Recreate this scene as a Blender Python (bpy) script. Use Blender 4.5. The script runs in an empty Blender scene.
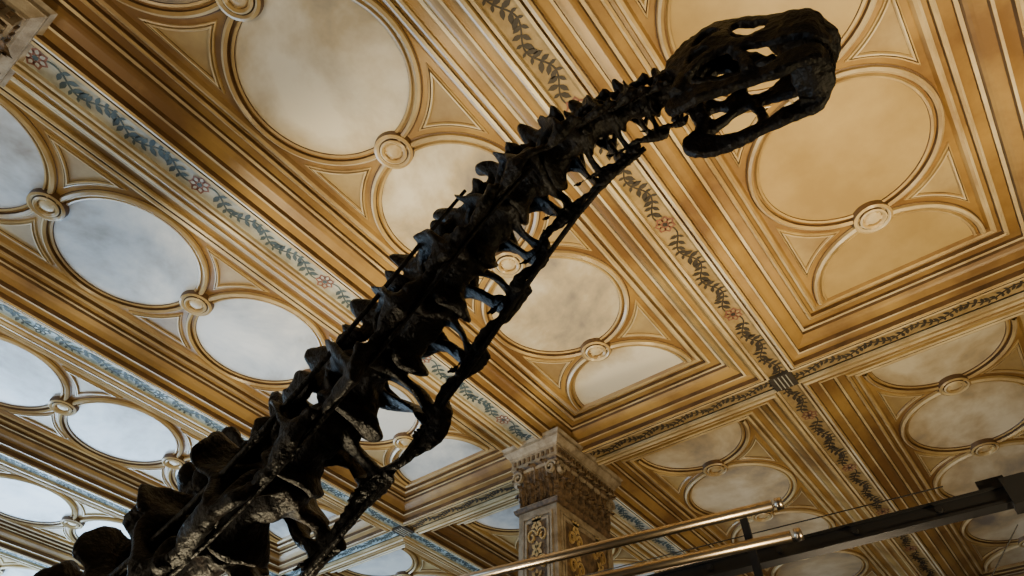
import bpy, bmesh, math, random
from mathutils import Vector, Matrix, noise
random.seed(4)
EYE=1.6; H=6.4
C=bpy.context.scene.collection

# ---------------------------------------------------------------- helpers
def link(o,parent=None):
    C.objects.link(o)
    if parent: o.parent=parent
    return o
def empty(name,loc=(0,0,0)):
    o=bpy.data.objects.new(name,None); o.location=loc; o.empty_display_size=.2
    return link(o)
def obj(name,me,parent=None,mats=None):
    o=bpy.data.objects.new(name,me)
    if mats:
        for m in mats: me.materials.append(m)
    return link(o,parent)
def mat(name,col,rough=.5,metal=0,var=.25,scale=3.0,bump=.0,bscale=40,col2=None,spec=.5,p0=.36,p1=.62,dist=0.0,mid=None):
    m=bpy.data.materials.new(name); m.use_nodes=True
    nt=m.node_tree; b=nt.nodes['Principled BSDF']
    g=nt.nodes.new('ShaderNodeNewGeometry')
    n=nt.nodes.new('ShaderNodeTexNoise'); n.inputs['Scale'].default_value=scale; n.inputs['Detail'].default_value=6
    n.inputs['Roughness'].default_value=.6; n.inputs['Distortion'].default_value=dist
    nt.links.new(g.outputs['Position'],n.inputs['Vector'])
    r=nt.nodes.new('ShaderNodeValToRGB')
    c2=col2 if col2 else tuple(c*(1-var*1.6) for c in col)
    r.color_ramp.elements[0].position=p0; r.color_ramp.elements[0].color=(*c2,1)
    r.color_ramp.elements[1].position=p1; r.color_ramp.elements[1].color=(*col,1)
    if mid:
        e=r.color_ramp.elements.new((p0+p1)/2); e.color=(*mid,1)
    nt.links.new(n.outputs['Fac'],r.inputs['Fac'])
    nt.links.new(r.outputs['Color'],b.inputs['Base Color'])
    b.inputs['Roughness'].default_value=rough; b.inputs['Metallic'].default_value=metal
    b.inputs['Specular IOR Level'].default_value=spec
    if bump:
        n2=nt.nodes.new('ShaderNodeTexNoise'); n2.inputs['Scale'].default_value=bscale; n2.inputs['Detail'].default_value=5
        nt.links.new(g.outputs['Position'],n2.inputs['Vector'])
        bp=nt.nodes.new('ShaderNodeBump'); bp.inputs['Strength'].default_value=bump; bp.inputs['Distance'].default_value=.02
        nt.links.new(n2.outputs['Fac'],bp.inputs['Height']); nt.links.new(bp.outputs['Normal'],b.inputs['Normal'])
    return m

M_och =mat('ochre_plaster',(.44,.27,.085),.36,scale=.6,bump=.08,col2=(.20,.105,.035),p0=.38,p1=.60)  # dark end of the mottling stands in for soft shadow patches
M_brn =mat('umber_line',(.15,.078,.03),.5,var=.3,scale=3)
M_gold=mat('gilded_moulding',(.60,.43,.19),.30,scale=1.0,bump=.06,col2=(.32,.20,.08))
M_warm =mat('warm_lit_panel',(.58,.41,.17),.33,scale=.6,col2=(.40,.265,.10),bump=.04,bscale=8)  # golden tint of the warm light put into the base colour
M_mottle =mat('shade_mottled_panel',(.84,.75,.58),.28,scale=.5,col2=(.24,.21,.19),bump=.04,bscale=8,p0=.36,p1=.60,dist=.25,mid=(.58,.46,.29))  # grey smudges put blurred shadows and room reflections into the colour
M_cool =mat('cool_lit_panel',(.90,.89,.86),.26,scale=.5,col2=(.33,.30,.27),bump=.04,bscale=8,p0=.36,p1=.58,dist=.25,mid=(.62,.64,.66))  # cool daylight sheen and mottled shade put into the base colour
M_tan =mat('tan_spandrel',(.52,.385,.18),.34,scale=.9,col2=(.30,.19,.08))
M_strA=mat('strip_grey_blue',(.54,.54,.48),.5,scale=5,col2=(.34,.33,.28))
M_strB=mat('strip_tan',(.42,.30,.14),.5,scale=5,col2=(.27,.18,.07))
M_strC=mat('strip_pale_blue',(.55,.68,.74),.45,scale=9,col2=(.25,.36,.42))
M_leafA=mat('leaf_teal',(.085,.12,.13),.6,scale=9)
M_leafB=mat('leaf_brown',(.055,.042,.028),.6,scale=9)
M_red =mat('rosette_red',(.30,.12,.08),.55,scale=9)
M_pale=mat('pale_fillet',(.76,.63,.40),.30,scale=1.2,col2=(.44,.31,.15))
M_stone=mat('column_stone',(.38,.31,.22),.6,scale=6,bump=.3,bscale=30,col2=(.20,.145,.085))
M_sgold=mat('column_relief',(.19,.12,.062),.5,scale=12,bump=.3,col2=(.05,.03,.017))
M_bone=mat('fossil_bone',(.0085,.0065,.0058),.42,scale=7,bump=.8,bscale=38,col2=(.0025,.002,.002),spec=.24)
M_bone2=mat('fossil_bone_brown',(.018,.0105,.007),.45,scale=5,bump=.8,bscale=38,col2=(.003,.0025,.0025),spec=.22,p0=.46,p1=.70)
M_steel=mat('polished_steel',(.45,.37,.29),.28,metal=1,var=.05)
M_black=mat('black_steel',(.010,.010,.012),.4,metal=.3,var=.1)
M_wall=mat('wall_plaster',(.34,.26,.17),.8,scale=2)
M_floor=mat('stone_floor',(.24,.20,.16),.5,scale=2)

def smooth(me,ang=None):
    for p in me.polygons: p.use_smooth=True

class MB:
    """simple mesh builder with material indices"""
    def __init__(s): s.v=[]; s.f=[]; s.m=[]
    def add(s,vs,fs,mi=0):
        o=len(s.v); s.v+= [tuple(v) for v in vs]
        for i,f in enumerate(fs):
            s.f.append([k+o for k in f]); s.m.append(mi[i] if isinstance(mi,list) else mi)
    def box(s,a,b,mi=0):
        x0,y0,z0=a;x1,y1,z1=b
        s.add([(x0,y0,z0),(x1,y0,z0),(x1,y1,z0),(x0,y1,z0),(x0,y0,z1),(x1,y0,z1),(x1,y1,z1),(x0,y1,z1)],
              [(3,2,1,0),(4,5,6,7),(0,1,5,4),(1,2,6,5),(2,3,7,6),(3,0,4,7)],mi)
    def mesh(s,name):
        me=bpy.data.meshes.new(name); me.from_pydata(s.v,[],s.f); me.update()
        for p,m in zip(me.polygons,s.m): p.material_index=m
        return me
    def rectframe(s,ha,hb,prof,mis):
        n=len(prof); vs=[]
        for d,z in prof:
            vs+=[(-ha+d,-hb+d,z),(ha-d,-hb+d,z),(ha-d,hb-d,z),(-ha+d,hb-d,z)]
        fs=[];ms=[]
        for i in range(n-1):
            for k in range(4):
                a=i*4+k;b=i*4+(k+1)%4
                fs.append((b,a,a+4,b+4)); ms.append(mis[i])
        s.add(vs,fs,ms)
    def sweep(s,path,prof,mis,closed=True):
        n=len(path);vs=[];P=[Vector(p).to_2d() for p in path]
        for i in range(n):
            if closed: a=P[i-1];c=P[(i+1)%n]
            else: a=P[max(i-1,0)];c=P[min(i+1,n-1)]
            t1=(P[i]-a); t2=(c-P[i])
            if t1.length<1e-7:t1=t2
            if t2.length<1e-7:t2=t1
            t1.normalize();t2.normalize()
            t=(t1+t2)
            if t.length<1e-5: t=t1
            t.normalize(); nn=Vector((t.y,-t.x))
            k=1/max(.35,nn.dot(Vector((t1.y,-t1.x))))
            for o,z in prof: vs.append((P[i].x+nn.x*o*k,P[i].y+nn.y*o*k,z))
        m=len(prof);fs=[];ms=[]
        for i in range(n if closed else n-1):
            j=(i+1)%n
            for q in range(m-1):
                fs.append((i*m+q,i*m+q+1,j*m+q+1,j*m+q)); ms.append(mis[q] if isinstance(mis,list) else mis)
        s.add(vs,fs,ms)

def arc(cx,cy,r,a0,a1,n):
    return [(cx+r*math.cos(a0+(a1-a0)*i/n),cy+r*math.sin(a0+(a1-a0)*i/n)) for i in range(n+1)]

# ---------------------------------------------------------------- coffered ceiling
PA=1.634*H; PB=.634*H            # bay pitch
HA=PA/2; HB=PB/2
MG=.96                            # beam centre to panel edge
ha=HA-MG; hb=HB-MG
SP=.334*H; R0=SP/2
ZC=EYE+H
SW=.15
def coffer_mesh():
    b=MB()
    prof=[(SW,-.27),(SW,-.32),(SW+.035,-.32),(SW+.035,-.28),(SW+.055,-.28),(SW+.065,-.33),(SW+.10,-.345),(SW+.125,-.33),(SW+.13,-.26),
          (.40,-.25),(.40,-.27),(.43,-.27),(.43,-.20),(.50,-.18),(.53,-.17),(.56,-.15),(.585,-.12),(.60,-.06),
          (.60,-.085),(.64,-.085),(.64,-.04),(.76,-.04),(.765,-.075),(.79,-.09),(.815,-.075),(.82,-.02),(.87,-.012),(.87,-.045),(.90,-.06),(.93,-.045),(.96,0)]
    mi=[4,4,1, 0,2,4,2,1, 0,2,4,1, 0,0,0,0,1, 2,4,1, 0,2,4,2,1, 0,1,4,2,0]
    b.rectframe(HA,HB,prof,mi)
    b.add([(-ha,-hb,0),(ha,-hb,0),(ha,hb,0),(-ha,hb,0)],[(3,2,1,0)],0)
    rp=[(-.09,0),(-.085,-.025),(-.06,-.035),(-.045,-.008),(-.025,-.008),(-.02,-.05),(.01,-.075),(.04,-.05),(.045,-.01),(.06,-.008),(.065,0)]
    rm=[1,2,2,0,1,2,4,2,1,0]
    Rc=R0-.06
    cs=[-SP,0,SP]
    for c in cs:
        pth=arc(c,0,Rc,0,2*math.pi,96)[:-1]
        b.sweep(pth,rp,rm,True)
        d=arc(c,0,Rc-.08,0,-2*math.pi,96)[:-1]
        b.add([(x,y,-.006) for x,y in d],[tuple(range(96))],3)
    for sgn in (-1,1):
        cx=sgn*2*SP
        a0=math.pi/2 if sgn>0 else -math.pi/2
        pth=arc(cx,0,Rc,a0,a0+math.pi,48)
        b.sweep(pth,rp,rm,False)
        d=arc(cx,0,Rc-.08,a0,a0+math.pi,48)[::-1]
        b.add([(x,y,-.006) for x,y in d],[tuple(range(49))],3)
    sp=[(-.04,0),(-.035,-.02),(-.02,-.025),(-.012,-.006),(-.005,-.035),(.012,-.035),(.025,-.015),(.025,0)]
    rr=R0+.10; yb=hb-.10
    for k in (-1.5,-.5,.5,1.5):
        m=k*SP
        for sg in (-1,1):
            yap=math.sqrt(rr*rr-R0*R0)+.0
            a_ap=math.atan2(yap,R0); a_b=math.asin(min(1,yb/rr))
            L=[(m-R0+rr*math.cos(a),rr*math.sin(a)) for a in [a_ap+(a_b-a_ap)*i/14 for i in range(15)]]
            Rr=[(2*m-x,y) for x,y in L][::-1]
            path=(L+Rr)
            path=path[:-1]
            path=[(x,y*sg) for x,y in path]
            if sg<0: path=path[::-1]
            b.sweep(path,sp,[2,2,1,2,4,2,1],True)
            q=[(x,y,-.004) for x,y in path]
            f=tuple(range(len(q)))
            b.add(q,[f],5)
        for rad,pp,ms in ((.205,[(-.035,0),(-.035,-.07),(-.01,-.095),(.02,-.08),(.03,0)],[1,4,2,1]),
                          (.14,[(-.03,0),(-.03,-.08),(-.005,-.10),(.015,-.085),(.02,0)],[2,2,4,1])):
            b.sweep(arc(m,0,rad,0,2*math.pi,40)[:-1],pp,ms,True)
        d=arc(m,0,.2,0,-2*math.pi,40)[:-1]
        b.add([(x,y,-.05) for x,y in d],[tuple(range(40))],1)
        vs=[(m,0,-.085)];fs=[]
        for j,(r,z) in enumerate(((.045,-.082),(.085,-.07),(.105,-.05))):
            vs+=[(m+r*math.cos(t*math.pi/12),r*math.sin(t*math.pi/12),z) for t in range(24)]
        for t in range(24): fs.append((0,1+(t+1)%24,1+t))
        for j in range(2):
            for t in range(24):
                a=1+j*24+t;c2=1+j*24+(t+1)%24
                fs.append((a,c2,c2+24,a+24))
        b.add(vs,fs,4)
    return b.mesh('coffer')
ceiling=empty('ceiling',(0,0,ZC))
cm=coffer_mesh()
for m in (M_och,M_brn,M_gold,M_warm,M_pale,M_tan): cm.materials.append(m)
A_beams=[(-.357+1.634*k)*H for k in range(-1,4)]
B_beams=[(.2165+.634*k)*H for k in range(-2,7)]
for i in range(4):
    for j in range(8):
        o=bpy.data.objects.new('coffer_%d_%d'%(i,j),cm); link(o,ceiling)
        o.location=((A_beams[i]+A_beams[i+1])/2,(B_beams[j]+B_beams[j+1])/2,0)
        pm=M_warm if j<2 else (M_mottle if j==2 else M_cool)  # panel copies by row carry the warm-to-cool light gradient
        if i>=2 and j<3: pm=M_mottle
        if pm is not M_warm:
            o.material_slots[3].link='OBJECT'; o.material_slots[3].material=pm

# vine ornament strip
def leaf(b,x,y,ang,l,w,z,mi):
    ca,sa=math.cos(ang),math.sin(ang)
    pts=[(0,0),(.3*l,.42*w),(.6*l,.45*w),(l,0),(.6*l,-.45*w),(.3*l,-.42*w)]
    b.add([(x+p*ca-q*sa,y+p*sa+q*ca,z) for p,q in pts],[(5,4,3,2,1,0)],mi)
def vine(L,hw,unit,mi_leaf=1,mi_fl=2,flowers=3):
    b=MB()
    b.add([(-L/2,-hw,0),(L/2,-hw,0),(L/2,hw,0),(-L/2,hw,0)],[(3,2,1,0)],0)
    n=int(L/unit); u=L/n
    for i in range(n):
        x0=-L/2+i*u
        fl=(i%flowers==flowers//2)
        N=16
        amp=hw*.45
        pts=[(x0+u*t/N,amp*math.sin(2*math.pi*t/N)) for t in range(N+1)]
        b.sweep(pts,[(-.009,-.001),(-.009,-.006),(.009,-.006),(.009,-.001)],mi_leaf,False)
        if fl:
            cx=x0+u*.5
            for t in range(7):
                a=t*math.pi*2/7
                leaf(b,cx+.025*math.cos(a),.025*math.sin(a),a,hw*.72,hw*.62,-.009,mi_fl)
                leaf(b,cx+.045*math.cos(a),.045*math.sin(a),a,hw*.4,hw*.3,-.011,0)
            b.add([(cx+.03*math.cos(-t*.7854),.03*math.sin(-t*.7854),-.012) for t in range(8)],[tuple(range(8))],mi_leaf)
        for t in range(0,16,2):
            if fl and 4<=t<=12: continue
            x=x0+u*t/N; y=amp*math.sin(2*math.pi*t/N)
            sl=math.atan2(amp*2*math.pi/u*math.cos(2*math.pi*t/N),1)
            for sg in (-1,1):
                room=(hw-sg*y)/hw
                l=hw*min(.92,.78*room+.10)*(.80+.25*random.random())
                leaf(b,x,y,sl+sg*(.95+.2*random.random()),l,l*.50,-.008,mi_leaf)
    return b.mesh('vine')
random.seed(1)
va=vine(PA-2*SW,SW,.62); vb=vine(PB-2*SW,SW*.8,.55,flowers=99)
def strip(me0,mats,name,loc,rot=0,par=ceiling):
    me=me0.copy(); 
    for m in mats: me.materials.append(m)
    o=bpy.data.objects.new(name,me); link(o,par); o.location=loc; o.rotation_euler=(0,0,rot); return o
for j,y in enumerate(B_beams):
    if j in(3,): mt=(M_strA,M_leafA,M_red)
    elif j>=4: mt=(M_strC,M_leafA,M_leafA)
    else: mt=(M_strB,M_leafB,M_red)
    for i in range(4):
        strip(va,mt,'painted_strip_a_%d_%d'%(j,i),((A_beams[i]+A_beams[i+1])/2,y,-.27))
for i,x in enumerate(A_beams):
    for j in range(8):
        mt=(M_strB,M_leafB,M_red) if j<4 else (M_strC,M_leafA,M_leafA)
        strip(vb,mt,'painted_strip_b_%d_%d'%(i,j),(x,(B_beams[j]+B_beams[j+1])/2,-.27),math.pi/2)
kb=MB(); kb.box((-SW*1.15,-SW*1.15,-.325),(SW*1.15,SW*1.15,-.2),0)
for s_ in (-.09,-.03,.03,.09): 
    kb.box((-SW,s_-.007,-.335),(SW,s_+.007,-.32),1)
km=kb.mesh('knot'); km.materials.append(M_leafB); km.materials.append(M_strA)
for i,x in enumerate(A_beams):
    for j,y in enumerate(B_beams):
        o=bpy.data.objects.new('crossing_%d_%d'%(i,j),km); link(o,ceiling); o.location=(x,y,0)
sb=MB(); sb.box((A_beams[0]-.2,B_beams[0]-.2,.02),(A_beams[-1]+.2,B_beams[-1]+.2,.3),0)
obj('ceiling_slab',sb.mesh('slab'),ceiling,[M_wall])

# ---------------------------------------------------------------- columns
def curl_leaf(b,base,nrm,side,h,w,out,mi):
    n=11; rows=[]
    base=Vector(base);nrm=Vector(nrm);side=Vector(side);up=Vector((0,0,1))
    for i in range(n):
        t=i/(n-1)
        if t<.7: z=h*t*1.2; o=out*.25*t
        else:
            a=(t-.7)/.3*math.pi*.95
            z=h*.84+h*.12*math.sin(a); o=out*.175+out*.42*(1-math.cos(a))
        ww=w*(.70+.35*math.sin(t*math.pi))*(1-.6*max(0,t-.6)/.4)*(1+.22*(i%2))
        c=base+up*z+nrm*(o+.02)
        rows.append([c-side*ww*.5-nrm*.02,c-side*ww*.36+nrm*.025,c-side*ww*.2+nrm*.0,c+nrm*.055,c+side*ww*.2+nrm*.0,c+side*ww*.36+nrm*.025,c+side*ww*.5-nrm*.02])
    vs=[p for r in rows for p in r];fs=[]
    for i in range(n-1):
        for k in range(6): a=i*7+k; fs.append((a,a+1,a+8,a+7))
    b.add(vs,fs,mi)
def column(name,cx,cy):
    root=empty(name,(cx,cy,0))
    wa,wb=.80,.37
    b=MB(); top=ZC-.27
    zc0=top-1.08
    def lv(z0,z1,e0,e1,mi):
        vs=[]
        for z,e in ((z0,e0),(z1,e1)):
            vs+=[(-wa-e,-wb-e,z),(wa+e,-wb-e,z),(wa+e,wb+e,z),(-wa-e,wb+e,z)]
        b.add(vs,[(0,1,5,4),(1,2,6,5),(2,3,7,6),(3,0,4,7),(3,2,1,0),(4,5,6,7)],mi)
    lv(0,.35,.15,.15,0); lv(.35,.5,.15,.04,0)
    lv(.5,zc0-.1,0,0,0)
    lv(zc0-.1,zc0-.04,.05,.07,1); lv(zc0-.04,zc0,.04,.03,0)
    lv(zc0,top-.5,-.04,.04,1)
    for z0,z1,e0,e1,mi in ((-.5,-.46,.07,.09,0),(-.46,-.40,.05,.08,1),(-.40,-.36,.11,.11,0),(-.36,-.22,.10,.10,0),(-.22,-.18,.12,.13,0),(-.18,-.10,.13,.20,0),(-.10,-.05,.21,.21,0),(-.05,.0,.20,.24,0)):
        lv(top+z0,top+z1,e0,e1,mi)
    for (nx,ny,half,dist) in ((-1,0,wb,wa),(1,0,wb,wa),(0,-1,wa,wb),(0,1,wa,wb)):
        side=Vector((-ny,nx,0)); nrm=Vector((nx,ny,0))
        for row,(z,hh,out,cnt) in enumerate(((zc0,.34,.15,4 if half<.5 else 8),(zc0+.24,.40,.22,3 if half<.5 else 7))):
            for k in range(cnt):
                s_=(-1+ (2*k+1)/cnt)*half
                p=nrm*(dist-.03)+side*s_+Vector((0,0,z))
                curl_leaf(b,p,nrm,side,hh,2*half/cnt*.95,out,1)
        for sg in (-1,1):
            pts=[]
            for t in range(26):
                a=t/25*math.pi*3; r=.12*(1-t/30)
                pts.append((sg*(half-.04)+sg*r*math.cos(a)*.9,top-.58+r*math.sin(a)))
            b2=MB(); b2.sweep(pts,[(-.02,0),(-.015,.07),(.015,.07),(.02,0)],1,False)
            b.add([side*v[0]+Vector((0,0,v[1]))+nrm*(dist+.04+v[2]) for v in b2.v],b2.f,0)
        cnt=int(half*2/.08)
        for k in range(cnt):
            s_=(-1+(2*k+1)/cnt)*(half+.07)
            p=nrm*(dist+.105)+side*s_
            b.box((p.x-.02,p.y-.02,top-.34),(p.x+.02,p.y+.02,top-.26),1)
        for e,z0,z1 in ((half-.10,.8,zc0-.22),(half-.16,.88,zc0-.30)):
            pth=[(-e,z0),(e,z0),(e,z1),(-e,z1)]
            b2=MB(); b2.sweep(pth,[(-.02,0),(-.02,.03),(.02,.03),(.02,0)],2,True)
            vs=[side*v[0]+Vector((0,0,v[1]))+nrm*(dist+v[2]) for v in b2.v]
            b.add(vs,b2.f,0)
        e=half-.18
        b.add([side*s_+Vector((0,0,z))+nrm*(dist+.004) for s_,z in((-e,.9),(e,.9),(e,zc0-.32),(-e,zc0-.32))],[(0,1,2,3)],1)
        lanes=[0] if half<.5 else [-.33,.33]
        for ln in lanes:
            for k in range(14):
                zc=zc0-.55-.42*k
                if zc<1.1: break
                for sg in (-1,1):
                    pts=[]
                    for t in range(22):
                        a=t/21*math.pi*2.6; r=.095*(1-t/26)
                        pts.append((ln+sg*(.10-r*math.cos(a)) ,zc+r*math.sin(a)*1.3))
                    b2=MB(); b2.sweep(pts,[(-.016,0),(-.01,.035),(.01,.035),(.016,0)],1,False)
                    b.add([side*v[0]+Vector((0,0,v[1]))+nrm*(dist+v[2]) for v in b2.v],b2.f,2)
                b2=MB()
                for a in (math.pi/2,math.pi/2+.8,math.pi/2-.8,-math.pi/2,-math.pi/2+.9,-math.pi/2-.9): leaf(b2,ln,zc+.21,a,.13,.08,.03,1)
                b.add([side*v[0]+Vector((0,0,v[1]))+nrm*(dist+v[2]) for v in b2.v],b2.f,2)
    obj('pier',b.mesh('pier'),root,[M_stone,M_sgold,M_gold])
    return root
for k,ax in enumerate(A_beams[0:4]):
    column('column' if k==0 else 'column.%03d'%k,ax,.85*H)

# ---------------------------------------------------------------- sauropod skeleton
def tube(b,pts,rad,seg=10,mi=0,ref=(0,0,1)):
    P=[Vector(p) for p in pts]; n=len(P); vs=[];fs=[]
    for i in range(n):
        t=(P[min(i+1,n-1)]-P[max(i-1,0)]).normalized()
        u=Vector(ref); 
        if abs(t.dot(u))>.95: u=Vector((1,0,0))
        s_=t.cross(u).normalized(); u=s_.cross(t).normalized()
        r=rad[i]; ra,rb=(r if isinstance(r,tuple) else (r,r))
        for k in range(seg):
            a=2*math.pi*k/seg
            vs.append(P[i]+s_*ra*math.cos(a)+u*rb*math.sin(a))
    for i in range(n-1):
        for k in range(seg):
            a=i*seg+k;c=i*seg+(k+1)%seg
            fs.append((a,c,c+seg,a+seg))
    fs.append(tuple(range(seg))[::-1]); fs.append(tuple((n-1)*seg+k for k in range(seg)))
    b.add(vs,fs,mi)
def fuse(b,name,voxel,rough=.0,rs=6):
    me=b.mesh(name+'_src')
    bm=bmesh.new(); bm.from_mesh(me); bmesh.ops.remove_doubles(bm,verts=bm.verts,dist=1e-4); bmesh.ops.recalc_face_normals(bm,faces=bm.faces); bm.to_mesh(me); bm.free()
    o=bpy.data.objects.new(name+'_tmp',me); C.objects.link(o)
    r=o.modifiers.new('r','REMESH'); r.mode='VOXEL'; r.voxel_size=voxel
    sm=o.modifiers.new('s','SMOOTH'); sm.iterations=2; sm.factor=.5
    dg=bpy.context.evaluated_depsgraph_get(); dg.update()
    out=bpy.data.meshes.new_from_object(o.evaluated_get(dg))
    bpy.data.objects.remove(o)
    out.name=name
    if rough:
        for v in out.vertices:
            d=noise.noise(v.co*rs)*rough+noise.noise(v.co*rs*2.7)*rough*.5
            v.co+=v.normal*d
    smooth(out)
    return out

def vertebra(kind=0):
    b=MB()
    S=(-1,1)
    # centrum, waisted, ball in front, cup behind
    tube(b,[(-.48,0,-.03),(-.42,0,-.03),(-.25,0,.0),(0,0,.01),(.25,0,.0),(.40,0,-.02),(.50,0,-.02),(.57,0,-.02)],
         [(.18,.19),(.21,.21),(.14,.16),(.12,.15),(.13,.15),(.18,.18),(.15,.15),(.05,.05)],14)
    # neural arch
    tube(b,[(-.40,0,.15),(-.2,0,.2),(.05,0,.22),(.32,0,.17)],[(.12,.08),(.14,.14),(.15,.16),(.11,.08)],12)
    # bifid neural spine (sheets)
    for s in S:
        tube(b,[(-.02,s*.06,.2),(-.07,s*.08,.34),(-.13,s*.11,.46),(-.18,s*.14,.57),(-.21,s*.14,.63)],
             [(.08,.29),(.07,.23),(.06,.17),(.075,.13),(.03,.07)],12,ref=(1,0,0))
        tube(b,[(-.10,s*.10,.42),(.10,s*.13,.31),(.34,s*.17,.25),(.54,s*.18,.28),(.62,s*.18,.27)],[.05,.055,.065,(.09,.08),(.04,.03)],10)
        tube(b,[(-.14,s*.10,.43),(-.3,s*.13,.33),(-.44,s*.15,.27),(-.50,s*.15,.26)],[.05,.06,(.08,.07),(.05,.04)],10)
        # diapophysis wing
        tube(b,[(.06,s*.06,.14),(.08,s*.19,.11),(.10,s*.29,.01),(.11,s*.33,-.13),(.14,s*.32,-.26)],[(.19,.07),(.16,.06),(.12,.055),.065,.075],10,ref=(1,0,0))
        tube(b,[(-.34,s*.08,.12),(-.08,s*.20,.11),(.10,s*.28,.01)],[.05,.045,.05],8)
        tube(b,[(.42,s*.08,.10),(.28,s*.20,.09),(.12,s*.28,.01)],[.045,.045,.045],8)
        # parapophysis strut
        tube(b,[(.36,s*.08,-.07),(.34,s*.21,-.18),(.27,s*.30,-.28)],[.09,.07,.07],8)
        # cervical rib
        tube(b,[(.60,s*.27,-.27),(.42,s*.31,-.31),(.1,s*.32,-.31),(-.3,s*.29,-.31),(-.8,s*.27,-.31),(-1.15,s*.25,-.31)],
             [.015,.055,(.06,.075),.04,.024,.010],8)
    if kind==1:
        for s in S:
            tube(b,[(0,s*.06,.3),(-.07,s*.12,.48),(-.11,s*.15,.57),(-.13,s*.15,.62)],[(.06,.22),(.06,.18),(.10,.16),(.05,.09)],10,ref=(1,0,0))
            tube(b,[(.1,s*.2,.15),(.1,s*.33,.2),(.08,s*.42,.16),(.08,s*.46,.1)],[(.18,.07),(.14,.06),(.10,.06),.04],10,ref=(1,0,0))
    return fuse(b,'vertebra_%d'%kind,.022,rough=.022,rs=4.5)
vm=[vertebra(0),vertebra(1)]
vm[0].materials.append(M_bone); vm[1].materials.append(M_bone2)

PATH=[(1.56,.235,3.10),(1.54,.38,3.11),(1.50,.61,3.09),(1.45,.91,2.99),(1.45,1.379,2.69),(1.45,1.945,2.15),(1.42,2.47,1.66),(1.40,2.97,1.37),(1.38,3.7,1.14),(1.38,4.5,1.02),(1.38,5.4,.98),(1.38,6.4,.98)]
PATH=[Vector((a,b_,h+EYE)) for a,b_,h in PATH]
def cr(P,n=24):
    out=[]
    for i in range(len(P)-1):
        p0=P[max(i-1,0)];p1=P[i];p2=P[i+1];p3=P[min(i+2,len(P)-1)]
        for k in range(n):
            t=k/n
            out.append(.5*((2*p1)+(p2-p0)*t+(2*p0-5*p1+4*p2-p3)*t*t+(-p0+3*p1-3*p2+p3)*t**3))
    out.append(P[-1]); return out
CP=cr(PATH)
cum=[0]
for i in range(1,len(CP)): cum.append(cum[-1]+(CP[i]-CP[i-1]).length)
def at(s):
    s=max(0,min(cum[-1]-1e-4,s))
    for i in range(1,len(cum)):
        if cum[i]>=s:
            t=(s-cum[i-1])/(cum[i]-cum[i-1]); return CP[i-1].lerp(CP[i],t)
def Wd(sm):
    pts=[(0,.34),(.3,.46),(.6,.59),(1.2,.72),(1.9,.81),(2.6,.85),(3.3,.87),(9,.88)]
    for (a,wa),(c,wc) in zip(pts,pts[1:]):
        if sm<=c: return wa+(wc-wa)*(sm-a)/(c-a)
skel=empty('sauropod_skeleton',(0,0,0))
Ls=[.14,.19,.23,.26,.29,.31,.34,.36,.37,.38,.40,.41,.42,.42,.42,.42,.42,.42]
s0=.0
for i,L in enumerate(Ls):
    p0=at(s0);p1=at(s0+L)
    f=(p0-p1).normalized()
    side=Vector((1,0,0)); side=(side-f*side.dot(f)).normalized()
    up=f.cross(side).normalized()
    if up.z<0: up=-up
    side=up.cross(f)
    c=(p0+p1)/2
    sm=s0+L/2
    W=Wd(sm)
    kind=1 if i>=10 else 0
    sx=L*1.03
    rr_=random.uniform(.94,1.06); Wu=W*rr_
    Mx=Matrix(((f.x*sx,side.x*W,up.x*Wu,c.x),(f.y*sx,side.y*W,up.y*Wu,c.y),(f.z*sx,side.z*W,up.z*Wu,c.z),(0,0,0,1)))
    me=vm[kind].copy(); me.transform(Mx)
    if Mx.determinant()<0: me.flip_normals()
    for v in me.vertices:
        v.co+=Vector((noise.noise(v.co*5+Vector((9,0,0))),noise.noise(v.co*5),noise.noise(v.co*5+Vector((0,7,0)))))*.03*W/.4
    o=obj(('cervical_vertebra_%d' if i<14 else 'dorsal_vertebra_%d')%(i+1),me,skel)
    s0+=L
rb=MB()
for k in range(5):
    p=at(4.5+.42*k)
    for s in (-1,1):
        tube(rb,[p+Vector((s*.05,0,.2)),p+Vector((s*.35,.02,.15)),p+Vector((s*.62,.05,-.3)),p+Vector((s*.66,.1,-.9)),p+Vector((s*.5,.1,-1.4))],[.05,.05,.045,.04,.03],10)
me=fuse(rb,'dorsal_ribs',.02,rough=.01); me.materials.append(M_bone); obj('dorsal_ribs',me,skel)
rd=MB()
def offs(s,dx,dz):
    p=at(s); q=at(s+.05); f=(p-q).normalized(); up=f.cross(Vector((1,0,0))).normalized()
    if up.z<0: up=-up
    return p+Vector((1,0,0))*dx+up*dz
tube(rd,[offs(s,.28*Wd(s)+.02,-.36*Wd(s)-.025*math.sin(s*2)) for s in [.3+.2*k for k in range(20)]],[.015]*20,8)
tube(rd,[offs(s,-.24*Wd(s),-.33*Wd(s)) for s in [.9+.2*k for k in range(17)]],[.012]*17,8)
tube(rd,[offs(1.2+.25*k,-.30*Wd(1.2+.25*k)-.03,.02-.012*k) for k in range(14)],[.010+.001*k for k in range(14)],8)
me=rd.mesh('rods'); smooth(me); me.materials.append(M_bone); obj('rib_rods',me,skel)
sp_=MB()
pp=at(s0-.5); 
tube(sp_,[(pp.x,pp.y,0),(pp.x,pp.y,pp.z-.02)],[.06,.05],16,ref=(1,0,0)); sp_.box((pp.x-.35,pp.y-.35,0),(pp.x+.35,pp.y+.35,.04))
obj('mount_post',sp_.mesh('post'),skel,[M_black])

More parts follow.
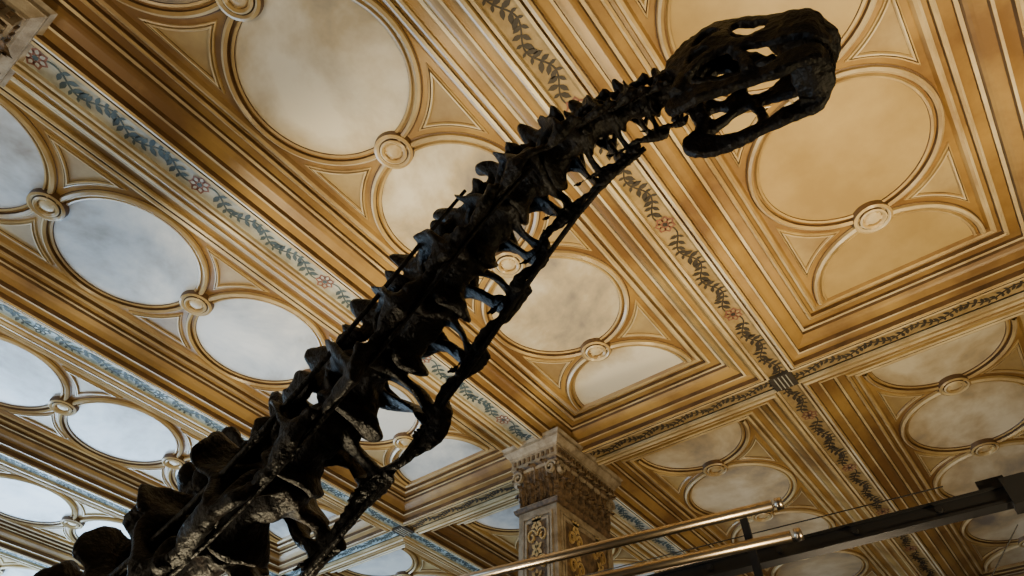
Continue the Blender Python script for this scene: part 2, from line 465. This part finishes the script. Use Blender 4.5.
# ---- skull
def plate(outer,holes,thick):
    cu=bpy.data.curves.new('pl','CURVE'); cu.dimensions='2D'; cu.fill_mode='BOTH'; cu.extrude=thick/2
    for pts in [outer]+holes:
        s=cu.splines.new('POLY'); s.points.add(len(pts)-1); s.use_cyclic_u=True
        for p,q in zip(s.points,pts): p.co=(q[0],q[1],0,1)
    o=bpy.data.objects.new('pl',cu); C.objects.link(o)
    dg=bpy.context.evaluated_depsgraph_get(); dg.update()
    me=bpy.data.meshes.new_from_object(o.evaluated_get(dg)); bpy.data.objects.remove(o)
    bm=bmesh.new(); bm.from_mesh(me); bmesh.ops.remove_doubles(bm,verts=bm.verts,dist=1e-5)
    bmesh.ops.recalc_face_normals(bm,faces=bm.faces); bm.to_mesh(me); bm.free()
    o=bpy.data.objects.new('pl',me); C.objects.link(o)
    r=o.modifiers.new('r','REMESH'); r.mode='VOXEL'; r.voxel_size=.014
    dg=bpy.context.evaluated_depsgraph_get(); dg.update()
    out=bpy.data.meshes.new_from_object(o.evaluated_get(dg)); bpy.data.objects.remove(o)
    return out
def sm_poly(pts,n=6):
    P=[Vector((x,y,0)) for x,y in pts]; N=len(P); out=[]
    for i in range(N):
        p0,p1,p2,p3=P[i-1],P[i],P[(i+1)%N],P[(i+2)%N]
        for k in range(n):
            t=k/n; q=.5*((2*p1)+(p2-p0)*t+(2*p0-5*p1+4*p2-p3)*t*t+(-p0+3*p1-3*p2+p3)*t**3); out.append((q.x,q.y))
    return out
up_out=sm_poly([(0,.16),(.05,.38),(.15,.55),(.28,.64),(.42,.58),(.60,.44),(.82,.33),(.97,.24),(1.03,.12),(1.0,-.04),(.86,-.03),(.66,-.01),(.5,.02),(.36,-.02),(.24,-.14),(.16,-.16),(.12,-.04),(.07,.06),(.02,.10)])
h1=sm_poly([(.19,.26),(.23,.43),(.33,.43),(.38,.30),(.31,.19),(.24,.18)])
h2=sm_poly([(.46,.19),(.47,.41),(.57,.36),(.68,.25),(.62,.13),(.52,.11)])
h3=sm_poly([(.20,.03),(.23,.09),(.31,.09),(.34,.05),(.28,-.00),(.22,-.02)],4)
lo_out=sm_poly([(.10,-.24),(.16,-.17),(.28,-.24),(.45,-.27),(.65,-.22),(.85,-.12),(.98,-.08),(1.01,-.15),(.96,-.24),(.85,-.29),(.65,-.34),(.45,-.38),(.3,-.42),(.15,-.42),(.08,-.34)])
def hwid(x,top):
    if x<.3: w=.15+.10*(x/.3)
    elif x<.7: w=.25-.05*(x-.3)/.4
    else: w=.20-.01*(x-.7)/.3
    if x>.9: w*=max(.25,1-((x-.9)/.15)**2*.9)
    return w*(1-.55*max(0,top))
skb=MB()
def add_plate(me,s,jaw):
    vs=[]
    for v in me.vertices:
        x,z,y=v.co.x,v.co.y,v.co.z
        tp=max(0,(z-.20)/.42) if not jaw else 0
        w=hwid(x,tp)*(.86 if jaw else 1)
        vs.append((x,s*(w+y),z))
    fs=[tuple(p.vertices) if s<0 else tuple(p.vertices)[::-1] for p in me.polygons]
    skb.add(vs,fs)
pu=plate(up_out,[h1,h2,h3],.06); pl=plate(lo_out,[],.06)
for s in(-1,1):
    add_plate(pu,s,False); add_plate(pl,s,True)
tube(skb,[(.03,0,.28),(.12,0,.45),(.22,0,.56),(.31,0,.59)],[(.12,.08),(.16,.08),(.15,.06),(.11,.04)],14)
# narrow internasal bar leaves the nares open
tube(skb,[(.31,0,.59),(.42,0,.54),(.55,0,.45),(.68,0,.37)],[(.10,.04),(.035,.03),(.03,.03),(.07,.04)],12)
tube(skb,[(.66,0,.37),(.74,0,.345),(.85,0,.28),(.95,0,.20),(1.02,0,.12)],[(.10,.04),(.16,.06),(.18,.07),(.17,.09),(.10,.06)],16)
tube(skb,[(.72,0,.14),(.78,0,.16),(.86,0,.15),(.95,0,.11),(1.02,0,.07)],[(.12,.05),(.17,.12),(.18,.15),(.17,.14),(.13,.09)],14)
tube(skb,[(-.08,0,.17),(.02,0,.20),(.1,0,.26),(.18,0,.28)],[(.08,.08),(.14,.13),(.15,.17),(.10,.12)],14)
tube(skb,[(.1,0,.1),(.3,0,.08),(.5,0,.06),(.7,0,.05)],[(.10,.05),(.045,.03),(.04,.03),(.10,.04)],12)
tube(skb,[(.80,0,-.20),(.90,0,-.18),(1.0,0,-.14)],[(.12,.04),(.17,.08),(.13,.06)],14)
for s in (-1,1):
    tube(skb,[(.15,s*.20,-.26),(.17,s*.20,-.14),(.19,s*.19,-.03),(.13,s*.15,.14)],[.055,.05,.045,.05],10)
    tube(skb,[(.50,s*.21,.02),(.56,s*.21,-.10),(.60,s*.20,-.26)],[.045,.035,.05],8)
    tube(skb,[(.02,s*.05,.12),(.0,s*.14,.1),(-.03,s*.18,.02)],[.05,.04,.03],8)
skm=fuse(skb,'skull',.013,rough=.014,rs=8)
tb=MB()
for k in range(17):
    a=(-1+2*k/16)
    x=1.01-.12*abs(a)**3; y=.165*a
    tube(tb,[(x,y,-.01),(x+.012,y,-.055),(x+.006,y,-.10)],[.011,.009,.003],6)
    tube(tb,[(x-.02,y*.9,-.13),(x-.014,y*.9,-.09),(x-.018,y*.9,-.05)],[.009,.008,.003],6)
tm=tb.mesh('teeth'); smooth(tm)
hp=at(0)
HS=.74
fwd=Vector((.15,-.90,-.30)).normalized()
side=Vector((1,0,0)); side=(side-fwd*side.dot(fwd)).normalized()
up=side.cross(fwd); 
if up.z<0: up=-up
side=fwd.cross(up)
org=hp-fwd*.02-up*.14*HS
Mx=Matrix(((fwd.x*HS,side.x*HS,up.x*HS,org.x),(fwd.y*HS,side.y*HS,up.y*HS,org.y),(fwd.z*HS,side.z*HS,up.z*HS,org.z),(0,0,0,1)))
for me,nm in ((skm,'skull'),(tm,'teeth')):
    me.transform(Mx)
    if Mx.determinant()<0: me.flip_normals()
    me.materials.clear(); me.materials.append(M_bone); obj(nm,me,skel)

# ---------------------------------------------------------------- railing and gantry beam
def W(a,b_,h): return Vector((a,b_,h+EYE))
rl=MB()
tube(rl,[W(4.94,1.27,2.60),W(4.57,4.10,2.60),W(4.40,5.6,2.60)],[.042]*3,16)
tube(rl,[W(4.94,1.20,2.32),W(4.57,4.05,2.32),W(4.40,5.6,2.32)],[.042]*3,16)
for h_,b_ in ((2.60,1.24),(2.32,1.17)): tube(rl,[W(4.945,b_,h_),W(4.95,b_-.05,h_)],[.05,.045],16)
rail=empty('balcony_railing')
me=rl.mesh('rails'); smooth(me); obj('handrails',me,rail,[M_steel])
pb=MB()
for (a,b_) in ((4.92,1.52),(4.52,4.6)):
    pb.box((a-.014,b_-.03,EYE+1.5),(a+.014,b_+.03,EYE+2.55))
    tube(pb,[W(a+.03,b_,2.20),W(a+.03,b_,2.55)],[.02,.02],8,ref=(1,0,0))
obj('posts',pb.mesh('posts'),rail,[M_black])
gf=MB(); gf.box((4.3,1.1,EYE+1.32),(6.2,5.8,EYE+1.5))
for x in(4.5,6.0):
    for y in(1.3,5.6): gf.box((x-.06,y-.06,0),(x+.06,y+.06,EYE+1.32))
obj('balcony_platform',gf.mesh('gal'),None,[M_black])
gb=MB()
d0=W(5.38,-.30,2.38); d1=W(5.24,2.206,2.37)
dv=(d1-d0).normalized(); e0=d0; e1=d1+dv*1.6
def bar(b,p,q,w,h):
    dv=(q-p).normalized(); s=dv.cross(Vector((0,0,1))).normalized(); u=s.cross(dv)
    vs=[]
    for c in(p,q): vs+=[c-s*w-u*h,c+s*w-u*h,c+s*w+u*h,c-s*w+u*h]
    b.add(vs,[(3,2,1,0),(4,5,6,7),(0,1,5,4),(1,2,6,5),(2,3,7,6),(3,0,4,7)])
bar(gb,e0,e1,.045,.05); bar(gb,e0+Vector((0,0,.056)),e1+Vector((0,0,.056)),.06,.01); bar(gb,e0-Vector((0,0,.056)),e1-Vector((0,0,.056)),.06,.01)
bar(gb,e0-dv*.10,e0+dv*.06,.09,.10); bar(gb,e0+dv*.02+Vector((0,0,.11)),e0+dv*.2+Vector((0,0,.11)),.03,.035)
for k in(.5,1.1,1.7,2.3): 
    q=e0+dv*k; tube(gb,[q+Vector((-.08,0,0)),q+Vector((.08,0,0))],[.025,.025],10)
bar(gb,e0-dv*.02-Vector((0,0,.08)),e0-dv*.02-Vector((0,0,.19)),.02,.02)
tube(gb,[e0+dv*.4+Vector((-.1,0,.14)),e1+Vector((-.15,0,.18))],[.005,.005],6)
tube(gb,[e0+Vector((0,.1,-.2)),e0+Vector((.1,.9,-.9))],[.004,.004],6)
tube(gb,[e0+dv*.0,Vector((e0.x+1.4,e0.y-1.2,0))],[.03,.05],10,ref=(1,0,0))
obj('steel_gantry_beam',gb.mesh('gantry'),None,[M_black])

# ---------------------------------------------------------------- room shell
x0,x1=A_beams[0]-.2,A_beams[-1]+.2; y0,y1=B_beams[0]-.2,B_beams[-1]+.2
def boxo(name,a,b_,m):
    k=MB(); k.box(a,b_); return obj(name,k.mesh(name),None,[m])
boxo('floor',(x0,y0,-.2),(x1,y1,0),M_floor)
boxo('wall_east',(x1,y0,0),(x1+.3,y1,ZC+.3),M_wall)
boxo('wall_west',(x0-.3,y0,0),(x0,y1,ZC+.3),M_wall)
boxo('wall_south',(x0,y0-.3,0),(x1,y0,ZC+.3),M_wall)
boxo('wall_north',(x0,y1,0),(x1,y1+.3,ZC+.3),M_wall)

# ---------------------------------------------------------------- lights
def area(name,loc,tgt,size,power,col,sy=None,spread=None):
    l=bpy.data.lights.new(name,'AREA'); l.energy=power; l.color=col; l.shape='RECTANGLE'; l.size=size; l.size_y=sy or size
    if spread: l.spread=math.radians(spread)
    o=bpy.data.objects.new(name,l); o.location=loc
    o.rotation_euler=(Vector(tgt)-Vector(loc)).to_track_quat('-Z','Y').to_euler(); link(o); return o
area('warm_uplight',(4.4,-2.2,2.2),(5.2,0,8),.6,240,(1,.77,.40),spread=125)
area('warm_uplight_far',(12,2,.8),(12,3,8),1.5,120,(1,.78,.50))
area('warm_uplight_mid',(2.0,4.6,.2),(2.4,4.8,8),.35,260,(1,.82,.50),spread=120)
area('warm_fill_hall',(-4,5,1.0),(0,6,8),3,260,(1,.83,.56))  # added broad fill lifting the upper-left ceiling, no fitting of its own
area('daylight_window',(3,24.5,2.6),(3,12,8),14,3100,(.50,.74,1),4)
area('daylight_floor_bounce',(6,17,.3),(5,14,8),9,1050,(.56,.78,1),9)
area('daylight_side_window',(-11.5,13,3.0),(2,9,8),6,600,(.50,.74,1),3)
w=bpy.data.worlds.new('w'); w.use_nodes=True; w.node_tree.nodes['Background'].inputs[0].default_value=(.5,.55,.65,1); w.node_tree.nodes['Background'].inputs[1].default_value=.3
bpy.context.scene.world=w

# ---------------------------------------------------------------- camera
cd=bpy.data.cameras.new('camera'); cam=bpy.data.objects.new('camera',cd); link(cam)
cd.sensor_width=36; cd.lens=36*615/1024; cd.clip_start=.05
A=Vector((.6187,.5945,.5135)).normalized(); B=Vector((-.785,.4486,.4272)); B=(B-A*B.dot(A)).normalized(); N=A.cross(B)
right=Vector((A.x,B.x,N.x)); down=Vector((A.y,B.y,N.y)); fw=Vector((A.z,B.z,N.z))
cam.matrix_world=Matrix(((right.x,-down.x,-fw.x,0),(right.y,-down.y,-fw.y,0),(right.z,-down.z,-fw.z,EYE),(0,0,0,1)))
bpy.context.scene.camera=cam
